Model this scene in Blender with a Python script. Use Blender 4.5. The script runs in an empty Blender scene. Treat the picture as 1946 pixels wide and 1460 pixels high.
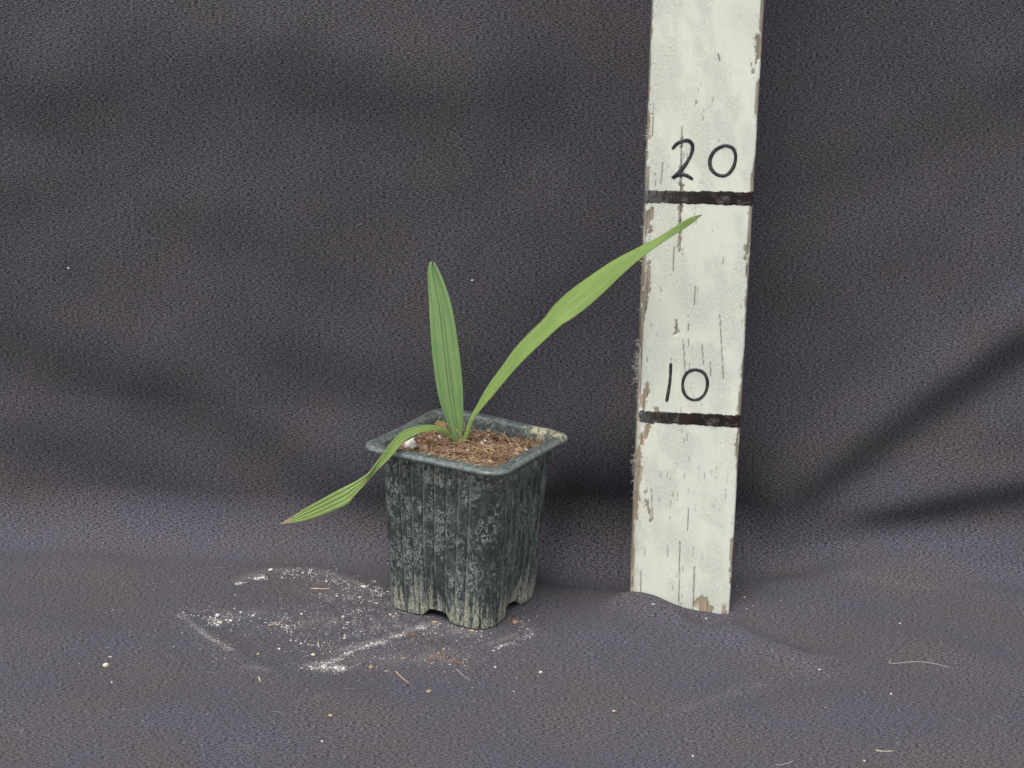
import bpy, math, random
import numpy as np
from mathutils import Matrix, Vector
from mathutils.bvhtree import BVHTree

# ------------------------------------------------------------------ camera, world, sun, exposure
scene = bpy.context.scene
COL = scene.collection
S = 0.01                                     # everything below is written in centimetres
W, H = 1946.0, 1460.0
FMM = 53.0
FPX = FMM / 36.0 * W
TH, ROLL, DIST, LOOK = 0.276, 0.037, 67.489, np.array([1.894, 0.0, 10.529])
FWD = np.array([0, math.cos(TH), -math.sin(TH)])
_r0 = np.array([1.0, 0, 0]); _u0 = np.cross(_r0, FWD)
RGT = math.cos(ROLL) * _r0 + math.sin(ROLL) * _u0
UPV = -math.sin(ROLL) * _r0 + math.cos(ROLL) * _u0
CAM = LOOK - DIST * FWD
cd = bpy.data.cameras.new('camera'); cam = bpy.data.objects.new('camera', cd); COL.objects.link(cam)
cd.lens = FMM; cd.sensor_width = 36.0; cd.clip_start = 0.01; cd.clip_end = 50
m = Matrix.Identity(4)
for i in range(3):
    m[i][0] = RGT[i]; m[i][1] = UPV[i]; m[i][2] = -FWD[i]; m[i][3] = CAM[i] * S
cam.matrix_world = m
scene.camera = cam

SUN_EL, SUN_AZ = math.radians(65), math.radians(-152)    # azimuth from +Y towards +X: in front, a little left
wd = bpy.data.worlds.new('World'); scene.world = wd; wd.use_nodes = True
wn = wd.node_tree.nodes; wl = wd.node_tree.links
bg = wn['Background']
sky = wn.new('ShaderNodeTexSky'); sky.sky_type = 'NISHITA'; sky.sun_disc = False
sky.sun_elevation = SUN_EL; sky.sun_rotation = SUN_AZ; sky.dust_density = 4.0; sky.air_density = 1.0
hsv = wn.new('ShaderNodeHueSaturation'); hsv.inputs['Saturation'].default_value = 0.22   # overcast
wl.new(sky.outputs[0], hsv.inputs['Color']); wl.new(hsv.outputs[0], bg.inputs['Color'])
bg.inputs['Strength'].default_value = 0.10
sl = bpy.data.lights.new('sun', 'SUN'); sun = bpy.data.objects.new('sun', sl); COL.objects.link(sun)
sl.energy = 1.1; sl.angle = math.radians(42); sl.color = (1.0, 0.975, 0.94)
sd = Vector((math.sin(SUN_AZ) * math.cos(SUN_EL), math.cos(SUN_AZ) * math.cos(SUN_EL), math.sin(SUN_EL)))
sun.rotation_euler = sd.to_track_quat('Z', 'Y').to_euler(); sun.location = sd * 3
scene.view_settings.view_transform = 'Standard'; scene.view_settings.look = 'None'
scene.view_settings.exposure = 0.90; scene.view_settings.gamma = 1.0
scene.view_settings.use_curve_mapping = False
scene.cycles.use_denoising = True
scene.cycles.adaptive_threshold = 0.005

# ------------------------------------------------------------------ helpers
rng = np.random.default_rng(11)
random.seed(5)

def ray(px, py):
    d = FWD + RGT * ((px - W / 2) / FPX) + UPV * ((H / 2 - py) / FPX)
    return d

def at(px, py, Y):
    """the point on the plane y = Y that lies under a picture position"""
    d = ray(px, py); t = (Y - CAM[1]) / d[1]
    return CAM + d * t

def hash2(ix, iy, seed):
    h = (ix.astype(np.int64) * 374761393 + iy.astype(np.int64) * 668265263 + seed * 1442695041) & 0xFFFFFFFF
    h = ((h ^ (h >> 13)) * 1274126177) & 0xFFFFFFFF
    h = (h ^ (h >> 16)) & 0xFFFFFF
    return h / float(0xFFFFFF)

def vnoise(x, y, seed=0):
    x = np.asarray(x, float); y = np.asarray(y, float)
    ix = np.floor(x); iy = np.floor(y); fx = x - ix; fy = y - iy
    fx = fx * fx * fx * (fx * (fx * 6 - 15) + 10); fy = fy * fy * fy * (fy * (fy * 6 - 15) + 10)
    a = hash2(ix, iy, seed); b = hash2(ix + 1, iy, seed); c = hash2(ix, iy + 1, seed); d = hash2(ix + 1, iy + 1, seed)
    return (a * (1 - fx) + b * fx) * (1 - fy) + (c * (1 - fx) + d * fx) * fy

def fbm(x, y, seed=0, oct=4, gain=0.5):
    s = 0; a = 1; t = 0
    for k in range(oct):
        s = s + a * vnoise(x * 2 ** k + 17.3 * k, y * 2 ** k - 9.1 * k, seed + k); t += a; a *= gain
    return s / t

def sstep(a, b, x):
    t = np.clip((np.asarray(x, float) - a) / (b - a), 0, 1)
    return t * t * (3 - 2 * t)

def mesh(name, V, F, mat=None, smooth=True, uv=None, attrs=None):
    """V in centimetres; F a list / array of faces; uv per vertex; attrs {name: per-vertex float}"""
    me = bpy.data.meshes.new(name)
    V = np.asarray(V, float) * S
    if isinstance(F, np.ndarray):
        n, k = F.shape
        me.vertices.add(len(V)); me.vertices.foreach_set('co', V.astype(np.float32).ravel())
        me.loops.add(n * k); me.loops.foreach_set('vertex_index', F.astype(np.int32).ravel())
        me.polygons.add(n); me.polygons.foreach_set('loop_start', np.arange(0, n * k, k, dtype=np.int32))
        me.update(calc_edges=True)
    else:
        me.from_pydata(V.tolist(), [], F)
    me.polygons.foreach_set('use_smooth', np.full(len(me.polygons), smooth))
    li = np.empty(len(me.loops), dtype=np.int32); me.loops.foreach_get('vertex_index', li)
    if uv is not None:
        u = me.uv_layers.new(name='UVMap'); u.data.foreach_set('uv', np.asarray(uv, np.float32)[li].ravel())
    for k, a in (attrs or {}).items():
        at_ = me.attributes.new(k, 'FLOAT', 'POINT'); at_.data.foreach_set('value', np.asarray(a, np.float32))
    if mat: me.materials.append(mat)
    me.validate(); me.update()
    return me

def link(name, me, parent=None, loc=None, **kw):
    o = bpy.data.objects.new(name, me); COL.objects.link(o)
    if parent: o.parent = parent
    if loc is not None: o.location = Vector(np.asarray(loc) * S)
    for k, v in kw.items(): o[k] = v
    return o

def empty(name, loc, rz=0, **kw):
    o = link(name, None, loc=loc, **kw); o.rotation_euler = (0, 0, rz); o.empty_display_size = 0.01
    return o

def grid_faces(nr, nc, closed=False):
    r = np.arange(nr - 1)[:, None]; c = np.arange(nc if closed else nc - 1)[None, :]
    c2 = (c + 1) % nc
    return np.stack([(r * nc + c), (r * nc + c2), ((r + 1) * nc + c2), ((r + 1) * nc + c)], -1).reshape(-1, 4)

def resample(pts, n):
    pts = np.asarray(pts, float)
    d = np.r_[0, np.cumsum(np.linalg.norm(np.diff(pts, axis=0), axis=1))]
    t = np.linspace(0, d[-1], n)
    return np.stack([np.interp(t, d, pts[:, k]) for k in range(pts.shape[1])], 1)

def smooth_curve(pts, n, it=2):
    p = np.asarray(pts, float)
    for _ in range(it):
        q = 0.75 * p[:-1] + 0.25 * p[1:]; r = 0.25 * p[:-1] + 0.75 * p[1:]
        p = np.vstack([p[:1], np.stack([q, r], 1).reshape(-1, p.shape[1]), p[-1:]])
    return resample(p, n)

def tubes(curves, sides=4):
    """curves: list of (points, r_start, r_end) -> one vertex / face set"""
    Vs = []; Fs = []; off = 0; ids = []
    for ci, (p, r0, r1) in enumerate(curves):
        p = np.asarray(p, float); n = len(p)
        t = np.gradient(p, axis=0); t /= np.linalg.norm(t, axis=1)[:, None] + 1e-9
        ref = np.array([0.31, 0.22, 0.92]) if abs(t[0, 2]) < .8 else np.array([0.9, .3, .1])
        a = np.cross(t, ref); a /= np.linalg.norm(a, axis=1)[:, None] + 1e-9
        b = np.cross(t, a); rr = np.linspace(r0, r1, n)[:, None]
        an = np.arange(sides) * 2 * math.pi / sides
        ring = p[:, None, :] + rr[:, None, :] * (np.cos(an)[None, :, None] * a[:, None, :] + np.sin(an)[None, :, None] * b[:, None, :])
        Vs.append(ring.reshape(-1, 3)); Fs.append(grid_faces(n, sides, True) + off); off += n * sides
        ids.append(np.full(n * sides, ci))
    return np.vstack(Vs), np.vstack(Fs), np.concatenate(ids)

OCT_V = np.array([[1, 0, 0], [-1, 0, 0], [0, 1, 0], [0, -1, 0], [0, 0, 1], [0, 0, -1]], float)
OCT_F = np.array([[0, 2, 4], [2, 1, 4], [1, 3, 4], [3, 0, 4], [2, 0, 5], [1, 2, 5], [3, 1, 5], [0, 3, 5]])
def grains(P, size, flat=0.6, aspect=1.0):
    n = len(P); size = np.asarray(size, float)
    V = np.repeat(OCT_V[None], n, 0) * rng.uniform(.55, 1.2, (n, 6, 1))
    V += rng.uniform(-.25, .25, (n, 6, 3))
    V[:, :, 0] *= aspect if np.isscalar(aspect) else np.asarray(aspect)[:, None]
    a = rng.uniform(0, 2 * math.pi, n); c, s = np.cos(a)[:, None], np.sin(a)[:, None]
    x = V[:, :, 0] * c - V[:, :, 1] * s; y = V[:, :, 0] * s + V[:, :, 1] * c
    V = np.stack([x, y, V[:, :, 2] * flat], -1) * (size / 2)[:, None, None] + np.asarray(P)[:, None, :]
    F = OCT_F[None] + (np.arange(n) * 6)[:, None, None]
    return V.reshape(-1, 3), F.reshape(-1, 3)

def lump(size, seed, rough=0.28, sub=1):
    """an irregular crumb: a displaced icosphere with its underside at z = 0"""
    import bmesh
    bm = bmesh.new(); bmesh.ops.create_icosphere(bm, subdivisions=sub + 1, radius=1.0)
    r = random.Random(seed); cuts = []
    for _ in range(7):
        v = Vector((r.uniform(-1, 1), r.uniform(-1, 1), r.uniform(-1, 1))).normalized(); cuts.append((v, r.uniform(.5, .85)))
    for v in bm.verts:
        for n, d in cuts:
            k = v.co.dot(n)
            if k > d: v.co -= n * (k - d) * .9
        v.co *= 1 + r.uniform(-rough, rough) * .4
    V = np.array([v.co[:] for v in bm.verts]) * (np.asarray(size) / 2)
    F = [[v.index for v in f.verts] for f in bm.faces]; bm.free()
    V[:, 2] -= V[:, 2].min()
    return V, F

# ------------------------------------------------------------------ material helpers
class NT:
    def __init__(self, name):
        self.m = bpy.data.materials.new(name); self.m.use_nodes = True
        self.t = self.m.node_tree; self.n = self.t.nodes; self.b = self.n['Principled BSDF']; self.out = self.n['Material Output']
    def put(self, sock, v):
        if isinstance(v, bpy.types.NodeSocket): self.t.links.new(v, sock)
        elif v is not None:
            if hasattr(sock.default_value, '__len__') and not hasattr(v, '__len__'): v = (v,) * len(sock.default_value)
            if hasattr(v, '__len__') and len(sock.default_value) == 4 and len(v) == 3: v = (*v, 1)
            sock.default_value = v
    def math(self, op, a, b=None, c=None, clamp=False):
        x = self.n.new('ShaderNodeMath'); x.operation = op; x.use_clamp = clamp
        self.put(x.inputs[0], a); self.put(x.inputs[1], b); self.put(x.inputs[2], c); return x.outputs[0]
    def ramp(self, v, a, b, lo=0.0, hi=1.0):
        x = self.n.new('ShaderNodeMapRange'); x.interpolation_type = 'SMOOTHSTEP'
        self.put(x.inputs[0], v); self.put(x.inputs[1], a); self.put(x.inputs[2], b); self.put(x.inputs[3], lo); self.put(x.inputs[4], hi)
        return x.outputs[0]
    def mix(self, f, a, b, mode='MIX'):
        x = self.n.new('ShaderNodeMix'); x.data_type = 'RGBA'; x.blend_type = mode
        self.put(x.inputs[0], f); self.put(x.inputs[6], a); self.put(x.inputs[7], b); return x.outputs[2]
    flat = ()
    def uv(self):
        o = self.n.new('ShaderNodeTexCoord').outputs['UV']; self.flat = (*self.flat, o); return o
    def obj(self): return self.n.new('ShaderNodeTexCoord').outputs['Object']
    def map(self, v, scale, loc=(0, 0, 0), rot=(0, 0, 0)):
        x = self.n.new('ShaderNodeMapping'); self.put(x.inputs[0], v); x.inputs['Scale'].default_value = scale
        x.inputs['Location'].default_value = loc; x.inputs['Rotation'].default_value = rot
        if v in self.flat: self.flat = (*self.flat, x.outputs[0])
        return x.outputs[0]
    def noise(self, v, scale=1.0, detail=2.0, rough=0.5, dist=0.0, out=0):
        x = self.n.new('ShaderNodeTexNoise'); x.noise_dimensions = '2D' if v in self.flat else '3D'; self.put(x.inputs['Vector'], v); x.inputs['Scale'].default_value = scale
        x.inputs['Detail'].default_value = detail; x.inputs['Roughness'].default_value = rough; x.inputs['Distortion'].default_value = dist
        return x.outputs[out]
    def voro(self, v, scale, rnd=1.0, feature='F1'):
        x = self.n.new('ShaderNodeTexVoronoi'); x.feature = feature; self.put(x.inputs['Vector'], v)
        x.inputs['Scale'].default_value = scale; x.inputs['Randomness'].default_value = rnd; return x
    def sep(self, v):
        x = self.n.new('ShaderNodeSeparateXYZ'); self.put(x.inputs[0], v); return x.outputs
    def attr(self, name):
        x = self.n.new('ShaderNodeAttribute'); x.attribute_name = name; return x.outputs['Fac']
    def bump(self, h, strength=0.5, dist=0.0005, normal=None):
        x = self.n.new('ShaderNodeBump'); self.put(x.inputs['Height'], h); x.inputs['Strength'].default_value = strength
        x.inputs['Distance'].default_value = dist
        if normal is not None: self.put(x.inputs['Normal'], normal)
        return x.outputs[0]
    def done(self, col=None, rough=None, bump=None, spec=None, **kw):
        self.put(self.b.inputs['Base Color'], col); self.put(self.b.inputs['Roughness'], rough)
        self.put(self.b.inputs['Normal'], bump) if bump is not None else None
        self.put(self.b.inputs['Specular IOR Level'], spec)
        for k, v in kw.items(): self.put(self.b.inputs[k.replace('_', ' ')], v)
        return self.m

def mat_cloth():
    k = NT('cloth'); uv = k.uv()                         # uv in centimetres of cloth
    weft = k.noise(k.map(uv, (6.5, 28, 1)), 1, 1, .6)     # threads lying across
    warp = k.noise(k.map(uv, (26, 9, 1), loc=(5, 3, 0)), 1, 1, .6)
    fuzz = k.noise(k.map(uv, (23, 23, 1)), 1, 1, .7)
    big = k.noise(k.map(uv, (.16, .2, 1)), 1, 3, .6)
    h = k.math('ADD', k.math('MULTIPLY', weft, .46), k.math('ADD', k.math('MULTIPLY', warp, .20), k.math('MULTIPLY', fuzz, .34)))
    v = k.ramp(h, .34, .68, .18, 1.97)
    base = k.mix(k.ramp(big, .36, .66), (.081, .076, .093), (.084, .078, .085))
    base = k.mix(1, base, v, 'MULTIPLY')
    dust = k.attr('dust')
    dn = k.math('MULTIPLY', dust, k.ramp(k.noise(k.map(uv, (12, 12, 1)), 1, 3, .75), .40, .72))
    base = k.mix(k.math('MULTIPLY', dn, .7, clamp=True), base, (.48, .46, .43))
    return k.done(base, .95, k.bump(h, .5, .0008), .12)

def mat_pot():
    k = NT('dark_green_plastic'); uv = k.uv()            # u = centimetres round the pot, v = height
    s = k.sep(uv); z = s[1]
    wob = k.noise(k.map(uv, (2.6, 2.6, 1)), 1, 2, .5, 0, 1)
    vm = k.n.new('ShaderNodeVectorMath'); vm.operation = 'MULTIPLY_ADD'
    k.put(vm.inputs[0], wob); k.put(vm.inputs[1], (.36, .50, 0)); k.put(vm.inputs[2], uv); wuv = vm.outputs[0]
    patch = k.ramp(k.noise(k.map(uv, (.7, .6, 1)), 1, 3, .65), .30, .62, .12, 1.0)
    lime = None
    for sc, sy, wdt, loc, dens, st in ((1.9, .72, .035, 0, .40, .8), (3.3, .8, .05, 7, .35, .9), (6.0, .85, .08, 3, .30, 1.0)):   # dried drop outlines
        v = k.voro(k.map(wuv, (1, sy, 1), loc=(loc, loc, 0)), sc, 1.0); v.voronoi_dimensions = '2D'
        col = k.sep(v.outputs['Color'])
        rad = k.math('MULTIPLY_ADD', col[0], .30, .12)
        ring = k.ramp(k.math('ABSOLUTE', k.math('SUBTRACT', v.outputs['Distance'], rad)), wdt * .5, wdt * 1.8, st, 0)
        ring = k.math('MULTIPLY', ring, k.ramp(col[1], dens, dens + .3))
        lime = ring if lime is None else k.math('MAXIMUM', lime, ring)
    lime = k.math('MULTIPLY', k.math('MULTIPLY', lime, patch), k.ramp(k.noise(k.map(uv, (7, 7, 1)), 1, 3, .7), .30, .55, .30, .85))
    film = k.ramp(k.noise(k.map(wuv, (2.4, 1.1, 1)), 1, 6, .78), .36, .74)        # dull water film
    speck = k.ramp(k.noise(k.map(uv, (17, 17, 1)), 1, 3, .8), .54, .70)
    speck = k.math('MULTIPLY', speck, patch)
    # caked lime at the foot, in runs between the ridges, and under the rim
    run = k.noise(k.map(uv, (3.2, .45, 1)), 1, 5, .75)
    foot = k.math('MULTIPLY', k.ramp(z, .3, 3.2, 1, 0), k.ramp(k.math('ADD', run, k.ramp(z, 0, 2.2, .08, -.05)), .49, .60))
    foot = k.math('MULTIPLY', foot, k.ramp(k.noise(k.map(uv, (13, 8, 1)), 1, 4, .8), .38, .58, .05, 1))
    top = k.math('MULTIPLY', k.ramp(z, 6.4, 7.4), k.ramp(k.noise(k.map(wuv, (4.5, 3.0, 1), loc=(3, 0, 0)), 1, 5, .8, .6), .50, .58))
    col = k.mix(k.math('MULTIPLY', film, .62), (.026, .036, .034), (.105, .125, .120))
    col = k.mix(k.math('MULTIPLY', speck, .40), col, (.24, .28, .26))
    col = k.mix(lime, col, (.34, .39, .37))
    col = k.mix(k.math('MULTIPLY', top, .72), col, (.44, .43, .34))
    gm = k.ramp(k.noise(k.map(uv, (4, 1.4, 1)), 1, 3, .7), .35, .62, 0, .7)
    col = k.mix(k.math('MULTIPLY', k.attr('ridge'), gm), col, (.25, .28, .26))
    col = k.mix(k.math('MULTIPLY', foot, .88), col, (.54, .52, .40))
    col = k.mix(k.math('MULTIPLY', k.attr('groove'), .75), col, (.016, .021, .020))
    r = k.math('ADD', k.math('MULTIPLY', k.math('MAXIMUM', lime, foot), .4), .40)
    h = k.math('ADD', k.math('MULTIPLY', lime, .5), k.math('ADD', foot, k.math('MULTIPLY', speck, .3)))
    return k.done(col, r, k.bump(h, .3, .0003), .45)

def mat_rim():
    k = NT('stained_rim_plastic'); o = k.obj()
    n = k.noise(k.map(o, (900, 900, 900)), 1, 4, .7)
    n2 = k.noise(k.map(o, (330, 330, 330)), 1, 5, .78)
    crust = k.attr('crust')
    cr = k.ramp(k.math('ADD', k.math('MULTIPLY', crust, .36), n2), .70, .80)
    moss = k.math('MULTIPLY', k.ramp(n2, .50, .66), k.ramp(n, .35, .6))
    col = k.mix(k.ramp(k.noise(k.map(o, (420, 420, 420)), 1, 5, .75), .36, .70), (.032, .043, .042), (.15, .175, .17))
    col = k.mix(k.math('MULTIPLY', k.ramp(n, .5, .66), .5), col, (.30, .33, .31))
    col = k.mix(k.math('MULTIPLY', moss, .25), col, (.22, .23, .13))
    col = k.mix(k.math('MULTIPLY', k.attr('bead_highlight'), k.ramp(n2, .35, .6, .05, .45)), col, (.22, .26, .26))  # pale highlight along the rim's outer bead, painted into the colour
    col = k.mix(k.math('MULTIPLY', cr, .88), col, k.mix(k.ramp(n, .35, .65), (.40, .37, .22), (.66, .63, .46)))
    r = k.math('MULTIPLY_ADD', cr, .4, .33)
    return k.done(col, r, k.bump(k.math('ADD', k.math('MULTIPLY', n, .4), cr), .4, .0004), .5)

def mat_leaf(name, light, dark, tipcol, tip_from, line=.5):
    k = NT(name); uv = k.uv(); s = k.sep(uv); u, v = s[0], s[1]   # u across 0..1, v along 0..1
    lines = k.noise(k.map(uv, (38, 1.1, 1)), 1, 2, .6)
    veins = k.noise(k.map(uv, (110, 2.0, 1)), 1, 1, .5)
    blot = k.noise(k.map(uv, (3, 9, 1)), 1, 3, .6)
    c = k.mix(k.ramp(lines, .36, .66), dark, light)
    c = k.mix(k.ramp(veins, .3, .7, 0, .30), c, tuple(.62 * x for x in light))
    c = k.mix(k.ramp(blot, .35, .7, 0, .35), c, tuple(x * y for x, y in zip(light, (1.22, 1.08, .85))))
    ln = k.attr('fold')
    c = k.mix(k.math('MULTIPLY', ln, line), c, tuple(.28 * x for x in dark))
    t = k.ramp(k.math('ADD', v, k.math('MULTIPLY', k.math('SUBTRACT', lines, .5), .05)), tip_from, tip_from + .025)
    c = k.mix(t, c, tipcol)
    fine = k.ramp(k.noise(k.map(uv, (60, 160, 1)), 1, 2, .6), .66, .74, 0, .35)
    c = k.mix(fine, c, tuple(.5 * x for x in light))
    m = k.done(c, .40, k.bump(veins, .5, .0002), .5)
    tr = k.n.new('ShaderNodeBsdfTranslucent'); k.put(tr.inputs[0], k.mix(1, c, (1.15, 1.2, .55), 'MULTIPLY'))
    ms = k.n.new('ShaderNodeMixShader'); ms.inputs[0].default_value = .28
    k.t.links.new(k.b.outputs[0], ms.inputs[1]); k.t.links.new(tr.outputs[0], ms.inputs[2]); k.t.links.new(ms.outputs[0], k.out.inputs[0])
    return m

def mat_attr_mix(name, cols, rough=.9, bumps=1500, attr='tone', spec=.2):
    """colour picked along a list by a per-piece tone attribute, with fine grain"""
    k = NT(name); a = k.attr(attr)
    r = k.n.new('ShaderNodeValToRGB'); k.put(r.inputs[0], a)
    el = r.color_ramp.elements
    while len(el) < len(cols): el.new(.5)
    for i, c in enumerate(cols):
        el[i].position = i / max(1, len(cols) - 1); el[i].color = (*c, 1)
    n = k.noise(k.map(k.obj(), (bumps,) * 3), 1, 3, .7)
    c = k.mix(1, r.outputs[0], k.ramp(n, .2, .8, .65, 1.3), 'MULTIPLY')
    return k.done(c, rough, k.bump(n, .5, .0004), spec)

def mat_plain(name, col, col2, scale=600, rough=.9, spec=.2):
    k = NT(name); n = k.noise(k.map(k.obj(), (scale,) * 3), 1, 4, .7)
    return k.done(k.mix(k.ramp(n, .3, .7), col, col2), rough, k.bump(n, .6, .0005), spec)

def mat_board():
    k = NT('flaking_white_paint'); uv = k.uv()           # uv in centimetres
    wood_m = k.attr('wood'); crack = k.attr('crack'); grime = k.attr('grime')
    grain = k.noise(k.map(uv, (9, .45, 1)), 1, 5, .7)
    fine = k.noise(k.map(uv, (26, 9, 1)), 1, 4, .75)
    paint = k.mix(k.ramp(k.noise(k.map(uv, (.7, .22, 1)), 1, 4, .6), .35, .7), (.74, .77, .66), (.80, .81, .69))
    gr = k.math('MULTIPLY', grime, k.ramp(fine, .36, .66))
    paint = k.mix(k.math('MULTIPLY', gr, .62), paint, (.34, .34, .31))
    streak = k.ramp(k.noise(k.map(uv, (14, 1.0, 1), loc=(3, 1, 0)), 1, 3, .7), .62, .74)
    paint = k.mix(k.math('MULTIPLY', streak, .22), paint, (.40, .39, .35))
    specks = k.ramp(k.noise(k.map(uv, (7, 5, 1), loc=(9, 2, 0)), 1, 2, .5), .76, .80)
    paint = k.mix(k.math('MULTIPLY', specks, .5), paint, (.16, .16, .16))
    wood = k.mix(k.ramp(grain, .35, .68), (.20, .17, .13), (.44, .39, .31))
    wood = k.mix(k.math('MULTIPLY', k.attr('tan'), .75), wood, k.mix(k.ramp(grain, .35, .65), (.34, .24, .15), (.54, .42, .28)))
    c = k.mix(wood_m, paint, wood)
    c = k.mix(k.math('MULTIPLY', crack, .85), c, (.07, .06, .055))
    h = k.math('SUBTRACT', k.math('MULTIPLY', fine, .25), k.math('ADD', k.math('MULTIPLY', wood_m, .6), k.math('MULTIPLY', grain, .2)))
    return k.done(c, k.math('MULTIPLY_ADD', wood_m, .3, .55), k.bump(h, .35, .0004), .35)

def mat_ink(name, col, col2):
    k = NT(name); o = k.obj()
    n = k.noise(k.map(o, (1500, 1500, 500)), 1, 4, .75); n2 = k.noise(k.map(o, (220, 220, 160)), 1, 3, .6)
    c = k.mix(k.ramp(n2, .35, .7), col, col2)
    wear = k.math('MULTIPLY', k.attr('wear'), k.ramp(n, .36, .6))
    wear = k.math('MAXIMUM', wear, k.ramp(n, .70, .78, 0, .5))
    c = k.mix(wear, c, (.30, .31, .30))
    return k.done(c, .5, k.bump(n, .3, .0002), .35)

# ------------------------------------------------------------------ the cloth (floor, sweep and backdrop in one sheet)
YC, RC = 5.9, 2.8                      # y of the backdrop, radius of the sweep
ARC = RC * math.pi / 2
def cloth_base(v):
    """arc length v (0 where the sweep starts) -> y, z, normal y, normal z"""
    v = np.asarray(v, float)
    a = np.clip(v / RC, 0, math.pi / 2)
    y = np.where(v < 0, YC - RC + v, YC - RC + RC * np.sin(a)); z = np.where(v < 0, 0, RC - RC * np.cos(a))
    z = z + np.where(v > ARC, v - ARC, 0)
    return y, z, -np.sin(a), np.cos(a)

def cloth_xv(px, py):
    """where a picture position falls on the undisturbed sheet, as (x, v)"""
    d = ray(px, py)
    lo, hi = 20.0, 140.0
    def inside(t):
        p = CAM + d * t
        if p[2] < 0: return True
        if p[1] > YC: return True
        if p[1] > YC - RC and p[2] < RC: return math.hypot(p[1] - (YC - RC), p[2] - RC) > RC
        return False
    for _ in range(50):
        mi = (lo + hi) / 2
        if inside(mi): hi = mi
        else: lo = mi
    p = CAM + d * hi
    if p[1] <= YC - RC: v = p[1] - (YC - RC)
    elif p[2] >= RC: v = ARC + p[2] - RC
    else: v = RC * math.atan2(p[1] - (YC - RC), RC - p[2])
    return p[0], v

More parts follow.
